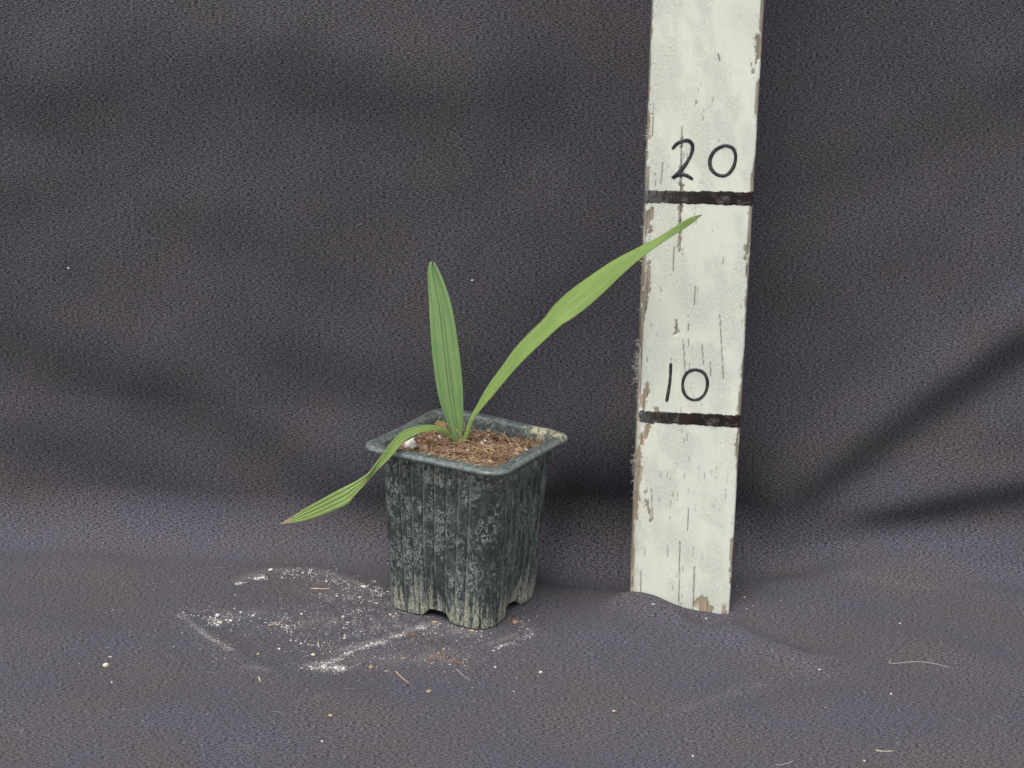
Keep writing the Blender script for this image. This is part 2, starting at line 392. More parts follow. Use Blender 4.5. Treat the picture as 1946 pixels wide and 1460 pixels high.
# folds: (picture polyline with a weight per point, kind, amplitude cm, width cm)
#   'S' = a step that overhangs (its face looks down), 'R' = a soft ridge (negative: a valley)
FOLDS = [
    ([(2150, 520, 1), (1946, 655, 1), (1750, 785, 1), (1600, 900, .9), (1480, 1000, .8), (1400, 1060, .5)], 'S', .58, 1.2),
    ([(2150, 900, 1), (1946, 935, 1), (1780, 965, 1), (1620, 1005, 1), (1500, 1035, .8), (1400, 1065, .5)], 'S', .46, .95),
    ([(-100, 610, .5), (150, 700, .8), (330, 760, 1), (520, 850, 1), (700, 960, 1), (800, 1020, .4)], 'S', .26, 1.7),
    ([(380, 600, .2), (560, 690, .8), (760, 800, .6)], 'S', .22, 1.5),
    ([(-100, 120, .6), (90, 210, .8), (260, 240, .3)], 'S', .2, 1.4),
    ([(420, 20, .2), (560, 140, .8), (760, 200, .5), (1000, 320, .2)], 'S', .22, 1.8),
    ([(640, 1010, .2), (800, 1020, 1), (1100, 1030, 1), (1230, 1040, .5)], 'R', -.6, 1.4),
    ([(1020, 1000, .4), (1090, 1015, 1), (1160, 1030, 1), (1230, 1045, .8)], 'R', -1.15, 1.9),
    ([(1390, 1010, .8), (1430, 1000, 1), (1500, 985, .3)], 'R', -.8, 1.3),
    ([(1500, 330, .1), (1700, 300, .8), (1946, 180, .6)], 'S', .18, 1.6),
    # floor
    ([(1120, 1165, .1), (1190, 1146, .9), (1240, 1156, 1), (1300, 1178, .7), (1380, 1205, .55), (1470, 1240, .5), (1560, 1268, .3)], 'R', .55, .6),
    ([(1290, 1185, .3), (1335, 1178, 1), (1375, 1168, .6)], 'R', -.60, .75),
    ([(1400, 1210, .3), (1480, 1160, .7), (1600, 1105, 1), (1720, 1095, .6), (1946, 1140, .4)], 'R', 0.374, .9),
    ([(1080, 1240, .2), (1150, 1190, .8), (1200, 1160, .8)], 'R', 0.374, .8),
    ([(1480, 1240, .4), (1540, 1266, 1), (1600, 1250, .6), (1650, 1215, .2)], 'R', 0.272, .6),
    ([(300, 1460, .5), (520, 1370, 1), (640, 1335, .7), (760, 1320, .2)], 'R', 0.272, 1.0),
    ([(560, 1470, .5), (680, 1400, 1), (800, 1370, .3)], 'R', -0.272, 1.2),
    ([(1180, 1380, .2), (1380, 1310, .8), (1430, 1290, .4)], 'R', 0.204, .8),
    ([(1650, 1200, .2), (1800, 1230, .8), (1960, 1300, .6)], 'R', 0.238, 1.0),
    ([(1500, 1380, .2), (1700, 1330, .7), (1960, 1370, .6)], 'R', 0.204, 1.2),
    ([(-60, 1180, .6), (150, 1210, .7), (330, 1190, .2)], 'R', 0.170, 1.2),
    ([(450, 1106, .5), (514, 1092, 1), (600, 1085, .8), (690, 1110, .6), (745, 1150, .4)], 'R', 0.170, .45),
    ([(340, 1170, .4), (390, 1208, 1), (440, 1236, .8), (500, 1275, .5)], 'R', 0.170, .4),
    ([(600, 1270, .5), (660, 1240, 1), (740, 1215, 1), (830, 1182, .6)], 'R', 0.170, .4),
    ([(830, 1240, .3), (940, 1230, 1), (1015, 1200, .7)], 'R', 0.136, .4),
    ([(1000, 1420, .2), (1250, 1400, .6), (1500, 1440, .2)], 'R', -0.170, 1.5),
    ([(1400, 1130, .3), (1500, 1112, 1), (1620, 1080, 1), (1800, 1060, .6), (2000, 1040, .4)], 'R', .30, .8),
    ([(1020, 1300, .2), (1130, 1240, 1), (1180, 1200, .8)], 'R', .16, .6),
    ([(860, 1390, .2), (1010, 1350, .8), (1200, 1330, .5), (1300, 1300, .2)], 'R', .14, .8),
    ([(40, 1330, .4), (220, 1350, .8), (420, 1330, .3)], 'R', .16, 1.1),
    ([(1240, 1420, .3), (1420, 1360, .9), (1560, 1330, .4)], 'R', .18, .9),
    ([(1620, 1440, .3), (1780, 1400, .9), (1960, 1420, .6)], 'R', .18, 1.0),
    ([(-40, 1080, .5), (140, 1070, .8), (400, 1085, .6), (520, 1080, .2)], 'R', .18, 1.1),
    ([(-40, 820, .5), (160, 850, .8), (380, 930, .6), (560, 1000, .3)], 'S', .22, 1.5),
    ([(900, 60, .2), (1050, 200, .8), (1180, 420, .6)], 'S', .22, 1.8),
    ([(250, 380, .2), (420, 430, .8), (640, 420, .4)], 'S', .16, 1.6),
    ([(1560, 560, .2), (1700, 520, .8), (1900, 420, .5)], 'S', .16, 1.7),
]
def fold_field(X, Vv):
    D = np.zeros_like(X)
    for pts, kind, A, w in FOLDS:
        q = np.array([(*cloth_xv(a, b), c) for a, b, c in pts])
        for e_, p_ in ((0, pts[0]), (-1, pts[-1])):           # a fold dies away where it ends in the open cloth
            if 0 < p_[0] < W and 0 < p_[1] < H:
                if kind == 'S': q[e_, 2] = 0
            else:                                              # beyond the picture it runs on and fades out
                nb = q[1] if e_ == 0 else q[-2]; dr = q[e_, :2] - nb[:2]; dr = dr / np.hypot(*dr)
                ext = np.array([*(q[e_, :2] + dr * 14), 0.0])
                q = np.vstack([ext, q]) if e_ == 0 else np.vstack([q, ext])
        best = np.full(X.shape, 1e9); sd = np.zeros_like(X); wt = np.zeros_like(X)
        for i in range(len(q) - 1):
            a, b = q[i], q[i + 1]; e = b[:2] - a[:2]; L2 = e @ e
            t = np.clip(((X - a[0]) * e[0] + (Vv - a[1]) * e[1]) / L2, 0, 1)
            dx = X - a[0] - t * e[0]; dv = Vv - a[1] - t * e[1]; d = np.hypot(dx, dv)
            sg = np.sign(e[0] * (Vv - a[1]) - e[1] * (X - a[0])) * (1 if e[0] > 0 else -1)
            k = d < best
            best = np.where(k, d, best); sd = np.where(k, d * sg, sd); wt = np.where(k, a[2] + (b[2] - a[2]) * t * t * (3 - 2 * t), wt)
        # fade past the ends
        g = np.exp(-(best / w) ** 2 / 2)
        D += A * wt * (g * (sd / w) if kind == 'S' else g)
    return D

SMUDGE = [  # powder rubbed into the weave: picture polyline, half width cm, strength
    ([(455, 1108), (514, 1092), (600, 1088), (660, 1105), (745, 1148)], .26, .45), ([(345, 1170), (390, 1208), (440, 1236)], .13, .45),
    ([(605, 1272), (665, 1240), (740, 1216), (830, 1183)], .22, 1.0), ([(560, 1268), (650, 1272)], .28, .8),
    ([(410, 1180), (500, 1165)], .5, .45), ([(600, 1120), (720, 1150)], .9, .35), ([(560, 1180), (760, 1190)], 1.3, .30),
    ([(780, 1195), (900, 1205)], .5, .5), ([(930, 1230), (1015, 1200)], .16, .7), ([(465, 1270), (510, 1280)], .12, .7),
    ([(680, 1255), (850, 1250)], .7, .4), ([(1400, 1320), (1440, 1305)], .35, .35), ([(1300, 1350), (1400, 1320)], .25, .22),
    ([(1540, 1266), (1580, 1258)], .2, .3), ([(1600, 1100), (1770, 1125)], .4, .15), ([(440, 1425), (475, 1423)], .25, .25), ([(560, 1345), (620, 1330)], .3, .22),
]
xs = np.r_[np.linspace(-90, -28, 40)[:-1], np.linspace(-28, 32, 330), np.linspace(32, 95, 40)[1:]]
vs = np.r_[np.linspace(-70, -32, 25)[:-1], np.linspace(-32, 34, 380), np.linspace(34, 95, 40)[1:]]
X, Vv = np.meshgrid(xs, vs)
Y0, Z0, NY, NZ = cloth_base(Vv)
Dp = fold_field(X, Vv)
wallw = sstep(0, ARC, Vv)
Dp += wallw * (fbm(X / 9, Vv / 11, 3, 3) - .5) * .9 + (1 - wallw) * (fbm(X / 6, Vv / 6, 8, 3) - .5) * .32
Dp += 2.0 * np.exp(-((X - 10.6 - .02 * Vv) / 2.6) ** 2) * sstep(4.0, 9.0, Vv)          # the cloth is pressed forward behind the board
Dp += .095 * np.maximum(0, Vv - 9) * sstep(7.0, 0.0, X) * sstep(40, 24, Vv) * sstep(-50, -32, X)      # leans the hanging part out, shaped to turn its upper left darker
Dp += (fbm(X / 2.2, Vv / 2.2, 21, 2) - .5) * .05
# the cloth lies flat under the pot
Dp *= 1 - np.exp(-(np.maximum(0, np.hypot(X - 0, Y0 - 0) - 2.6) / 1.2) ** 2) * (Vv < ARC * .5)
CL = np.stack([X, Y0 + NY * Dp, Z0 + NZ * Dp], -1).reshape(-1, 3)
dust = np.zeros_like(X)
for pts, w, st in SMUDGE:
    q = np.array([cloth_xv(a, b) for a, b in pts])
    best = np.full(X.shape, 1e9)
    for i in range(len(q) - 1):
        a, b = q[i], q[i + 1]; e = b - a
        t = np.clip(((X - a[0]) * e[0] + (Vv - a[1]) * e[1]) / (e @ e), 0, 1)
        best = np.minimum(best, np.hypot(X - a[0] - t * e[0], Vv - a[1] - t * e[1]))
    dust = np.maximum(dust, st * np.exp(-(best / (w * .95)) ** 2) * sstep(.30, .62, fbm(X * 2.6, Vv * 2.6, 35, 4, .65)))
dust += .05 * (Vv < 2) * fbm(X / 3, Vv / 3, 31, 3)
CF = grid_faces(*X.shape)
cloth_me = mesh('backdrop_cloth', CL, CF, mat_cloth(), uv=np.stack([X, Vv], -1).reshape(-1, 2), attrs={'dust': dust.ravel()})
link('backdrop_cloth', cloth_me, label='charcoal woven cloth hung as backdrop and swept forward over the ground', category='cloth')
BVH = BVHTree.FromPolygons([Vector(p) for p in CL.tolist()], CF.tolist())
def on_cloth(px, py):
    d = Vector(ray(px, py)).normalized()
    h = BVH.ray_cast(Vector(CAM), d)
    return np.array(h[0]), np.array(h[1])

# ------------------------------------------------------------------ the painted measuring board
BX, BY, BYAW, BTILT, BLEAN, B0, BW, BT = 10.109, .085, -.06, -.022, .004, -.846, 4.68, 2.0
cy, sy = math.cos(BYAW), math.sin(BYAW)
ex = np.array([cy, sy, 0]); ey = np.array([-sy, cy, 0]); upb = np.array([0, 0, 1.]) * math.cos(BLEAN) + ey * math.sin(BLEAN)
e1 = ex * math.cos(BTILT) - upb * math.sin(BTILT); e2 = ex * math.sin(BTILT) + upb * math.cos(BTILT); e3 = np.cross(e1, e2)   # e3 towards the camera
BO = np.array([BX, BY, 0.0])
def board_uv(px, py):
    d = ray(px, py); t = ((BO - CAM) @ e3) / (d @ e3); p = CAM + d * t - BO
    return np.array([p @ e1, p @ e2])
hw = BW / 2
uu = np.linspace(-hw + .1, hw - .1, 104)
prof = [(hw - .02, -BT)] + [(hw, -BT * t) for t in (.75, .5, .3, .18, .1)] + [(hw - .02, -.06), (hw - .06, -.018)]
right = prof; left = [(-a, b) for a, b in prof][::-1]
pu = np.array([p[0] for p in left][::-1][::-1] + list(uu) + [p[0] for p in right][::-1])
pd = np.array([p[1] for p in left] + [0] * len(uu) + [p[1] for p in right][::-1])
order_u = np.r_[[p[0] for p in left][::-1], uu, [p[0] for p in right][::-1]]
order_d = np.r_[[p[1] for p in left][::-1], np.zeros(len(uu)), [p[1] for p in right][::-1]]
vv = np.r_[np.linspace(-.45, 33, 726), np.linspace(33, 62, 30)[1:]]
U, VB = np.meshgrid(order_u, vv); DB = np.repeat(order_d[None], len(vv), 0)
# unroll for the surface patterns so the sides carry on where the face ends
UN = np.where(U < 0, U + DB * (np.abs(U) > hw - .1), U - DB * (np.abs(U) > hw - .1))
jit = (fbm(UN * 7, VB * 3.0, 51, 5, .65) - .5)
wood = np.zeros_like(U); crack = np.zeros_like(U); tan = np.zeros_like(U)
def seg_dist(a, b):
    p, q = board_uv(*a), board_uv(*b); e = q - p
    t = np.clip(((UN - p[0]) * e[0] + (VB - p[1]) * e[1]) / (e @ e + 1e-9), 0, 1)
    return np.hypot(UN - p[0] - t * e[0], (VB - p[1] - t * e[1])), t
K = 1 / 41.5
PEEL = [((1232, 505), (1225, 585), 5, 0), ((1226, 585), (1221, 608), 3, 0), ((1284, 610), (1287, 632), 4, 0), ((1231, 733), (1221, 775), 5, .6), ((1222, 775), (1216, 795), 4, .8),
        ((1236, 803), (1216, 845), 6, .8), ((1214, 850), (1212, 905), 6, .3), ((1248, 782), (1251, 790), 5, .9), ((1296, 255), (1294, 300), 2.2, 0), ((1296, 300), (1293, 350), 2.6, 0),
        ((1295, 350), (1292, 440), 2.2, 0), ((1292, 440), (1290, 482), 2.2, 0), ((1230, 405), (1226, 470), 3, 0), ((1239, 400), (1236, 440), 2, 0), ((1234, 200), (1229, 262), 3.2, .4),
        ((1443, 72), (1441, 108), 5, 0), ((1438, 110), (1434, 140), 2, 0), ((1441, 160), (1437, 205), 3, 0), ((1430, 400), (1424, 470), 3.5, 0), ((1419, 470), (1417, 490), 3, 0),
        ((1406, 770), (1403, 800), 2.5, .2), ((1403, 835), (1401, 870), 2.5, .2), ((1393, 1045), (1390, 1110), 3, .2), ((1334, 1142), (1338, 1172), 10, .9), ((1322, 1144), (1330, 1160), 3, .9),
        ((1350, 1160), (1352, 1172), 6, .8), ((1379, 1150), (1378, 1172), 4, .7), ((1200, 1000), (1198, 1060), 3, .5), ((1212, 905), (1203, 985), 7, .1), ((1225, 935), (1236, 990), 2, 0)]
for a, b, w, tn in PEEL:
    d, t = seg_dist(a, b); mk = 1 - sstep(-.015, .02, d - w * K - jit * .42)
    wood = np.maximum(wood, mk); tan = np.maximum(tan, mk * tn)
for a, b, w in [((1281, 470), (1280, 516), .8), ((1322, 545), (1320, 580), 1.0), ((1326, 548), (1325, 570), .7), ((1299, 655), (1303, 722), .8), ((1334, 655), (1337, 692), .7), ((1368, 600), (1375, 722), .8), ((1350, 690), (1351, 715), 1.0),
                ((1292, 1030), (1290, 1155), .9), ((1320, 1078), (1317, 1165), 1.0), ((1238, 930), (1240, 990), .9), ((1270, 1035), (1269, 1060), .8), ((1309, 930), (1307, 1010), .6), ((1296, 240), (1292, 480), .9),
                ((1245, 330), (1247, 365), .7), ((1260, 310), (1256, 350), .8), ((1428, 120), (1430, 145), .7), ((1365, 104), (1368, 116), 1.3), ((1308, 600), (1309, 660), .5), ((1243, 150), (1240, 260), .5), ((1218, 1085), (1217, 1140), 1.1), ((1200, 1060), (1203, 1130), .8)]:
    d, t = seg_dist(a, b); crack = np.maximum(crack, 1 - sstep(.3 * w * K, 1.6 * w * K, d + jit * .03))
# worn arrises and sides
edge = np.exp(-np.maximum(0, hw - np.abs(UN)) / .16)
en = fbm(UN * 1.5 + 20, VB * .55, 61, 5, .6)
wood = np.maximum(wood, sstep(.50, .56, en + edge * .16 - .12 + (U < 0) * .05) * (edge > .35))
side = sstep(hw + .02, hw + .2, np.abs(UN))
wood = np.maximum(wood, side * sstep(.42, .5, fbm(UN * 2, VB * .8, 63, 4)))
low = (U < 0) * sstep(10.5, 8.0, VB) * np.exp(-np.maximum(0, hw - np.abs(UN)) / .35)
tan = np.maximum(tan, low * .5); wood = np.maximum(wood, np.clip(low * 1.5 - .45 + jit * .9, 0, 1) * .75)
crack = np.maximum(crack, sstep(.735, .80, fbm(UN * 14, VB * 1.1, 71, 4, .65)) * sstep(.5, .65, fbm(UN * .6, VB * .2, 72, 2)) * .6)
grime = sstep(.40, .66, fbm(UN * .9 + VB * .18, VB * .5, 81, 5, .6)) * .8 + .30 * np.exp(-np.maximum(0, UN + hw) / .5)
for a, b, w, st in [((1285, 530), (1330, 600), 26, .9), ((1320, 590), (1372, 560), 22, .7), ((1260, 640), (1240, 720), 20, .5), ((1270, 1010), (1310, 1060), 22, .8), ((1230, 960), (1260, 1040), 18, .7), ((1420, 250), (1420, 290), 14, .7), ((1280, 670), (1290, 690), 14, .6), ((1400, 30), (1440, 50), 30, .5), ((1340, 980), (1370, 1000), 10, .8)]:
    d, t = seg_dist(a, b); grime = np.maximum(grime, st * np.exp(-(d / (w * K)) ** 2))
relief = -.022 * wood - .03 * crack + .012 * (fbm(UN * 1.1, VB * .3, 91, 3) - .5)
PB = BO + (U + 0)[..., None] * e1 + VB[..., None] * e2 + (DB + relief)[..., None] * e3
nr, nc = U.shape
FB = grid_faces(nr, nc)
VBm = PB.reshape(-1, 3)
back = np.array([[i * nc, (i + 1) * nc, (i + 1) * nc + nc - 1, i * nc + nc - 1] for i in range(nr - 1)])
board = empty('measuring_board', BO, label='upright white painted plank with peeling paint and handwritten centimetre marks', category='board')
bo_me = mesh('plank', VBm - BO, [f for f in FB.tolist()] + back.tolist() + [list(range(nc))[::-1], [(nr - 1) * nc + i for i in range(nc)]], mat_board(),
             uv=np.stack([UN, VB], -1).reshape(-1, 2), attrs={'wood': wood.ravel(), 'crack': crack.ravel(), 'grime': np.clip(grime, 0, 1).ravel(), 'tan': tan.ravel()})
link('plank', bo_me, board)

INK = mat_ink('black_marker', (.010, .010, .011), (.022, .022, .024)); INK2 = mat_ink('brown_black_paint', (.012, .008, .007), (.030, .014, .012))
def stroke(name, pix, wpx, closed=False, mat=INK, label=None, wear=.25, lift=.022):
    p = np.array([board_uv(*q) for q in pix])
    if closed: p = np.vstack([p, p[:1]])
    c = smooth_curve(p, 60, 2)
    t = np.gradient(c, axis=0); t /= np.linalg.norm(t, axis=1)[:, None]; nrm = np.stack([-t[:, 1], t[:, 0]], 1)
    s = np.linspace(0, 1, len(c)); w = 1.3 * wpx * K / 2 * (.88 + .28 * vnoise(s * 9, s * 0 + wpx, int(abs(pix[0][0]) * 7)))
    if not closed: w = w * np.clip(np.minimum(s, 1 - s) * 22 + .55, 0, 1)
    V = []; A = []
    for k in (-1, -.6, 0, .6, 1):
        e = c + nrm * (w * k)[:, None]
        V.append(BO + e[:, :1] * e1 + e[:, 1:] * e2 + (lift if abs(k) < 1 else -.02) * e3)
        A.append(np.clip(wear * vnoise(s * 14, s * 0 + k, 5) * 1.6, 0, 1))
    V = np.stack(V, 1).reshape(-1, 3); A = np.stack(A, 1).ravel()
    me = mesh(name, V - BO, grid_faces(len(c), 5), mat, attrs={'wear': A})
    o = link(name, me, board)
    if label: o['label'] = label
f4 = lambda pts, oy: [(1170 + x / 3.318, oy + y / 3.318) for x, y in pts]
stroke('digit', f4([(357, 942), (385, 905), (430, 886), (468, 888), (489, 922), (478, 975), (445, 1035), (410, 1078), (375, 1112), (350, 1132), (372, 1112), (405, 1100), (445, 1104), (487, 1132)], 0), 6.2, label='handwritten black digit 2')
stroke('digit', f4([(690, 917), (740, 930), (760, 980), (748, 1050), (712, 1100), (670, 1114), (622, 1095), (592, 1050), (596, 990), (632, 940)], 0), 6.2, True, label='handwritten black digit 0 beside the 2')
stroke('digit', f4([(348, 962), (345, 1060), (335, 1130), (321, 1206)], 400), 5.2, label='handwritten black digit 1')
stroke('digit', f4([(500, 1004), (548, 1014), (578, 1055), (579, 1125), (546, 1183), (490, 1200), (442, 1175), (420, 1120), (427, 1055), (458, 1015)], 400), 5.6, True, label='handwritten black digit 0 beside the 1')
def band(tl, tr, br, bl, worn, label):
    n, mm = 90, 16
    a, b, c, d = [board_uv(*q) for q in (tl, tr, br, bl)]
    s = np.linspace(0, 1, n)
    tt = a + (b - a) * s[:, None]; bb = d + (c - d) * s[:, None]
    tt[:, 1] += (fbm(s * 30, s * 0 + 3, 7, 3) - .5) * .10; bb[:, 1] += (fbm(s * 30, s * 0 + 9, 8, 3) - .5) * .10
    V = []; A = []
    for j in range(mm):
        r = j / (mm - 1); e = tt * (1 - r) + bb * r
        e[0, 0] += (vnoise(r * 7, 1, 4) - .5) * .12; e[-1, 0] += (vnoise(r * 7, 2, 4) - .5) * .1
        inn = 0 < j < mm - 1
        V.append(BO + e[:, :1] * e1 + e[:, 1:] * e2 + np.where((s > 0) & (s < 1) & inn, .022, -.02)[:, None] * e3)
        A.append(np.clip(worn * np.exp(-s / .16) + .35 * sstep(.56, .74, fbm(s * 16, s * 0 + r * 4, 33, 3)), 0, 1))
    V = np.stack(V, 1).reshape(-1, 3)
    me = mesh('mark_line', V - BO, grid_faces(n, mm), INK2, attrs={'wear': np.stack(A, 1).ravel()})
    link('mark_line', me, board, label=label)
band(*f4([(184, 1196), (868, 1208), (868, 1302), (184, 1280)], 0), .7, 'thick dark line under the 20')
band(*f4([(148, 1260), (790, 1290), (790, 1374), (148, 1336)], 400), .5, 'thick dark line under the 10')
# frayed wood fibres on the left arris
cv = []
for px, py, n, L in [(1208, 690, 46, .5), (1203, 720, 34, .5), (1210, 660, 16, .4), (1206, 740, 14, .35), (1203, 885, 30, .35), (1200, 905, 24, .3), (1203, 870, 16, .35), (1224, 275, 8, .35), (1225, 250, 5, .3), (1219, 445, 7, .3), (1218, 500, 6, .25), (1214, 590, 8, .3),
                     (1193, 1045, 5, .25), (1229, 140, 4, .25), (1222, 405, 5, .25), (1216, 540, 6, .2), (1206, 790, 8, .2), (1199, 950, 8, .2)]:
    for _ in range(n):
        q = board_uv(px + rng.normal(0, 1.5), py + rng.normal(0, 9)); p0 = BO + (-hw + .03) * e1 + q[1] * e2 - rng.uniform(.05, .5) * e3
        l = L * rng.uniform(.4, 1.15); dr = -e1 * rng.uniform(.1, .8) + e2 * rng.normal(0, .8) + e3 * rng.normal(0, .4); dr /= np.linalg.norm(dr)
        pts = [p0]
        for s in range(6):
            dr = dr + rng.normal(0, .55, 3) - e1 * .06; dr /= np.linalg.norm(dr); pts.append(pts[-1] + dr * l / 6)
        cv.append((np.array(pts) - BO, .012, .006))
V, F, _ = tubes(cv, 3)
link('wood_fibres', mesh('wood_fibres', V, F, mat_plain('pale_wood_fibre', (.42, .38, .32), (.60, .56, .50))), board, kind='stuff', label='pale frayed wood fibres along the plank edge')

# ------------------------------------------------------------------ the square plastic pot
PHI = 1.093; PH = 7.94; ST = 7.27; SB = 5.40; SBT = 6.10
pot = empty('plant_pot', (0, 0, 0), PHI, label='square dark green plastic nursery pot with ribbed sides and lime stains', category='pot')
GR = [k * .61 for k in range(-3, 4)]
flat_e = sorted(set([round(x, 4) for g in GR for x in (g - .06, g - .03, g - .01, g + .01, g + .03, g + .05, g + .08)] + [round(x, 3) for x in np.linspace(-2.1, 2.1, 43) if min(abs(x - g) for g in GR) > .09]))
flat_e = np.array(flat_e)
NCN = 14
def ring(s, r, k=1.0):
    """rounded square -> xy, outward normal, face coordinate (nan in the corners), unrolled u"""
    h = s / 2 - r; P = []; N = []; E = []
    for f in range(4):
        a0 = f * math.pi / 2
        n = np.array([math.cos(a0), math.sin(a0)]); t = np.array([-n[1], n[0]])
        e = flat_e / 2.1 * h
        for x, fe in zip(e, flat_e): P.append(n * s / 2 + t * x); N.append(n); E.append(fe)
        for a in np.linspace(0, math.pi / 2, NCN + 2)[1:-1]:
            an = a0 + a; d = np.array([math.cos(an), math.sin(an)])
            P.append(n * h + t * h + d * r); N.append(d); E.append(np.nan)
    return np.array(P), np.array(N), np.array(E)
P0, N0, E0 = ring(SBT, .95)
ULEN = np.r_[0, np.cumsum(np.linalg.norm(np.diff(P0, axis=0), axis=1))]
EF = np.nan_to_num(E0, nan=9.0)
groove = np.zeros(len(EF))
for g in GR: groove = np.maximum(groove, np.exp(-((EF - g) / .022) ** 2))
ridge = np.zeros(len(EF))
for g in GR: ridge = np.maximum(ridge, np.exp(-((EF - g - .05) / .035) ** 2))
hs = np.r_[np.linspace(0, .12, 14)[:-1], np.linspace(.12, 1, 40)]
rows = []; uvs = []; gat = []
ZT = PH - .30
inwin = np.where(EF < 5, np.cos(np.clip(EF / 1.55, -1, 1) * math.pi / 2) ** 2, 0)
notch = np.where(EF < 5, .33 * sstep(.95, .50, np.abs(EF - .1)), 0)
# closing rings under the foot first
for i, (inset, dz) in enumerate([(.55, .22), (.22, .0), (.07, .02)]):
    p, n, e = ring(SB, .95); q = p - n * (inset + .24 * inwin)[:, None]
    rows.append(np.c_[q, np.full(len(q), dz) + notch]); uvs.append(np.c_[ULEN, np.zeros(len(q))]); gat.append(groove * 0)
for h in hs:
    s = SB + (SBT - SB) * h; p, n, e = ring(s, .95)
    z = .07 + h * (ZT - .07)
    rec = .26 * inwin * float(sstep(.34, .0, h)) + .05 * groove * float(sstep(.02, .05, h))
    zz = z + notch * (1 - h) ** 6
    rows.append(np.c_[p - n * rec[:, None], zz]); uvs.append(np.c_[ULEN, zz]); gat.append(groove)
# the rim belongs to the same moulding but is read as its own part
body_V = np.vstack(rows); nR = len(rows); nC = len(ULEN)
bF = grid_faces(nR, nC, True).tolist() + [list(range(nC))[::-1]]
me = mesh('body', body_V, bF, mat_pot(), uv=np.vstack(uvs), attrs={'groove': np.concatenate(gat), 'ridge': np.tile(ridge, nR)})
link('body', me, pot)
RP = [(.98, PH - 3.0), (.80, PH - 1.2), (.72, PH - .45), (.68, PH - .16), (.62, PH - .05), (.50, PH - .005), (.36, PH), (.24, PH - .02), (.13, PH - .035), (.05, PH - .07), (.01, PH - .12), (.0, PH - .19), (.02, PH - .25), (.08, PH - .27), (.14, PH - .28), (.40, PH - .25), (.57, PH - .27), (.60, PH - .50)]
rows = []; uvs = []
wobz = None
for o, z in RP:
    p, n, e = ring(ST - 2 * o, 1.0 - .25 * min(1, o / .6))
    ang = np.arctan2(p[:, 1], p[:, 0]); wz = .045 * np.sin(2 * ang + .6) + .03 * np.sin(3 * ang)
    rows.append(np.c_[p, z + wz]); uvs.append(np.c_[ULEN, np.full(len(p), z)])
RV = np.vstack(rows)
Rm = np.array([[math.cos(PHI), -math.sin(PHI)], [math.sin(PHI), math.cos(PHI)]])
RW = np.c_[RV[:, :2] @ Rm.T, RV[:, 2]]
crust = np.zeros(len(RV))
for px, py, rad, st in [(1030, 812, .9, 1.0), (1058, 824, .8, .95), (1072, 832, .5, .8), (1000, 808, .5, .6), (1015, 842, .35, .55), (985, 872, .3, .35), (1060, 846, .4, .6), (880, 900, .3, .3), (838, 790, .7, .5)]:
    d = ray(px, py); t = (PH - CAM[2]) / d[2]; q = CAM + d * t
    crust = np.maximum(crust, st * np.exp(-(np.linalg.norm(RW - q, axis=1) / rad) ** 2))
me = mesh('rim', RV, grid_faces(len(RP), nC, True), mat_rim(), uv=np.vstack(uvs), attrs={'crust': crust, 'bead_highlight': np.repeat([float(8 <= i <= 11) for i in range(len(RP))], nC)})
link('rim', me, pot, label='rolled flange rim with cream crust at one corner')

# ------------------------------------------------------------------ potting mix in the pot
SZ = 7.22
soil = empty('potting_soil', (0, 0, SZ), PHI, label='brown fibrous potting mix filling the square pot', category='soil')
G = 150; gi = np.linspace(-3.05, 3.05, G); GX, GY = np.meshgrid(gi, gi)
def soil_h(x, y):
    """height above SZ in pot coordinates"""
    wx = x * math.cos(PHI) - y * math.sin(PHI); wy = x * math.sin(PHI) + y * math.cos(PHI)
    h = .22 * (fbm(x * .8, y * .8, 101, 3) - .5) * 2 + .62 * (fbm(x * 1.9, y * 1.9, 105, 4, .6) - .5) + .26 * (fbm(x * 6, y * 6, 109, 3, .6) - .5)
    h = h + .06 - .075 * wy
    for px, py, r, a in [(1.1, 1.7, .55, .42), (-.8, 2.2, .8, .25), (1.2, -1.6, .7, .25), (2.4, -.2, .5, .2), (-2.3, .3, .6, .1)]:
        h = h + a * np.exp(-((wx - px) ** 2 + (wy - py) ** 2) / r ** 2)
    return h
GH = soil_h(GX, GY)
sq = lambda x, y: np.maximum(np.abs(x), np.abs(y))
# pull the square sheet into the rounded pot shape
rr = 2.86; k = np.minimum(1, rr / 3.05)
SX, SY = GX * k, GY * k
cr = np.clip(np.minimum(np.abs(SX), np.abs(SY)) / rr, 0, 1) ** 6 * .10
SX, SY = SX * (1 - cr), SY * (1 - cr)
GH = soil_h(SX, SY)
GH = np.where((sq(GX, GY) > 3.0), GH - .3, GH)
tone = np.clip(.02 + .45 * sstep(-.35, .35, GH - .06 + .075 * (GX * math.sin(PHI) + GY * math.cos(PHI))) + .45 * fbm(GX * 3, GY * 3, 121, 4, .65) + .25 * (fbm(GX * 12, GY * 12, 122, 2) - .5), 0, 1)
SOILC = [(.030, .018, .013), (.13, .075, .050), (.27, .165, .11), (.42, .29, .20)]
MSOIL = mat_attr_mix('brown_peat', SOILC)
me = mesh('surface', np.stack([SX, SY, GH], -1).reshape(-1, 3), grid_faces(G, G), MSOIL, attrs={'tone': tone.ravel()})
link('surface', me, soil)
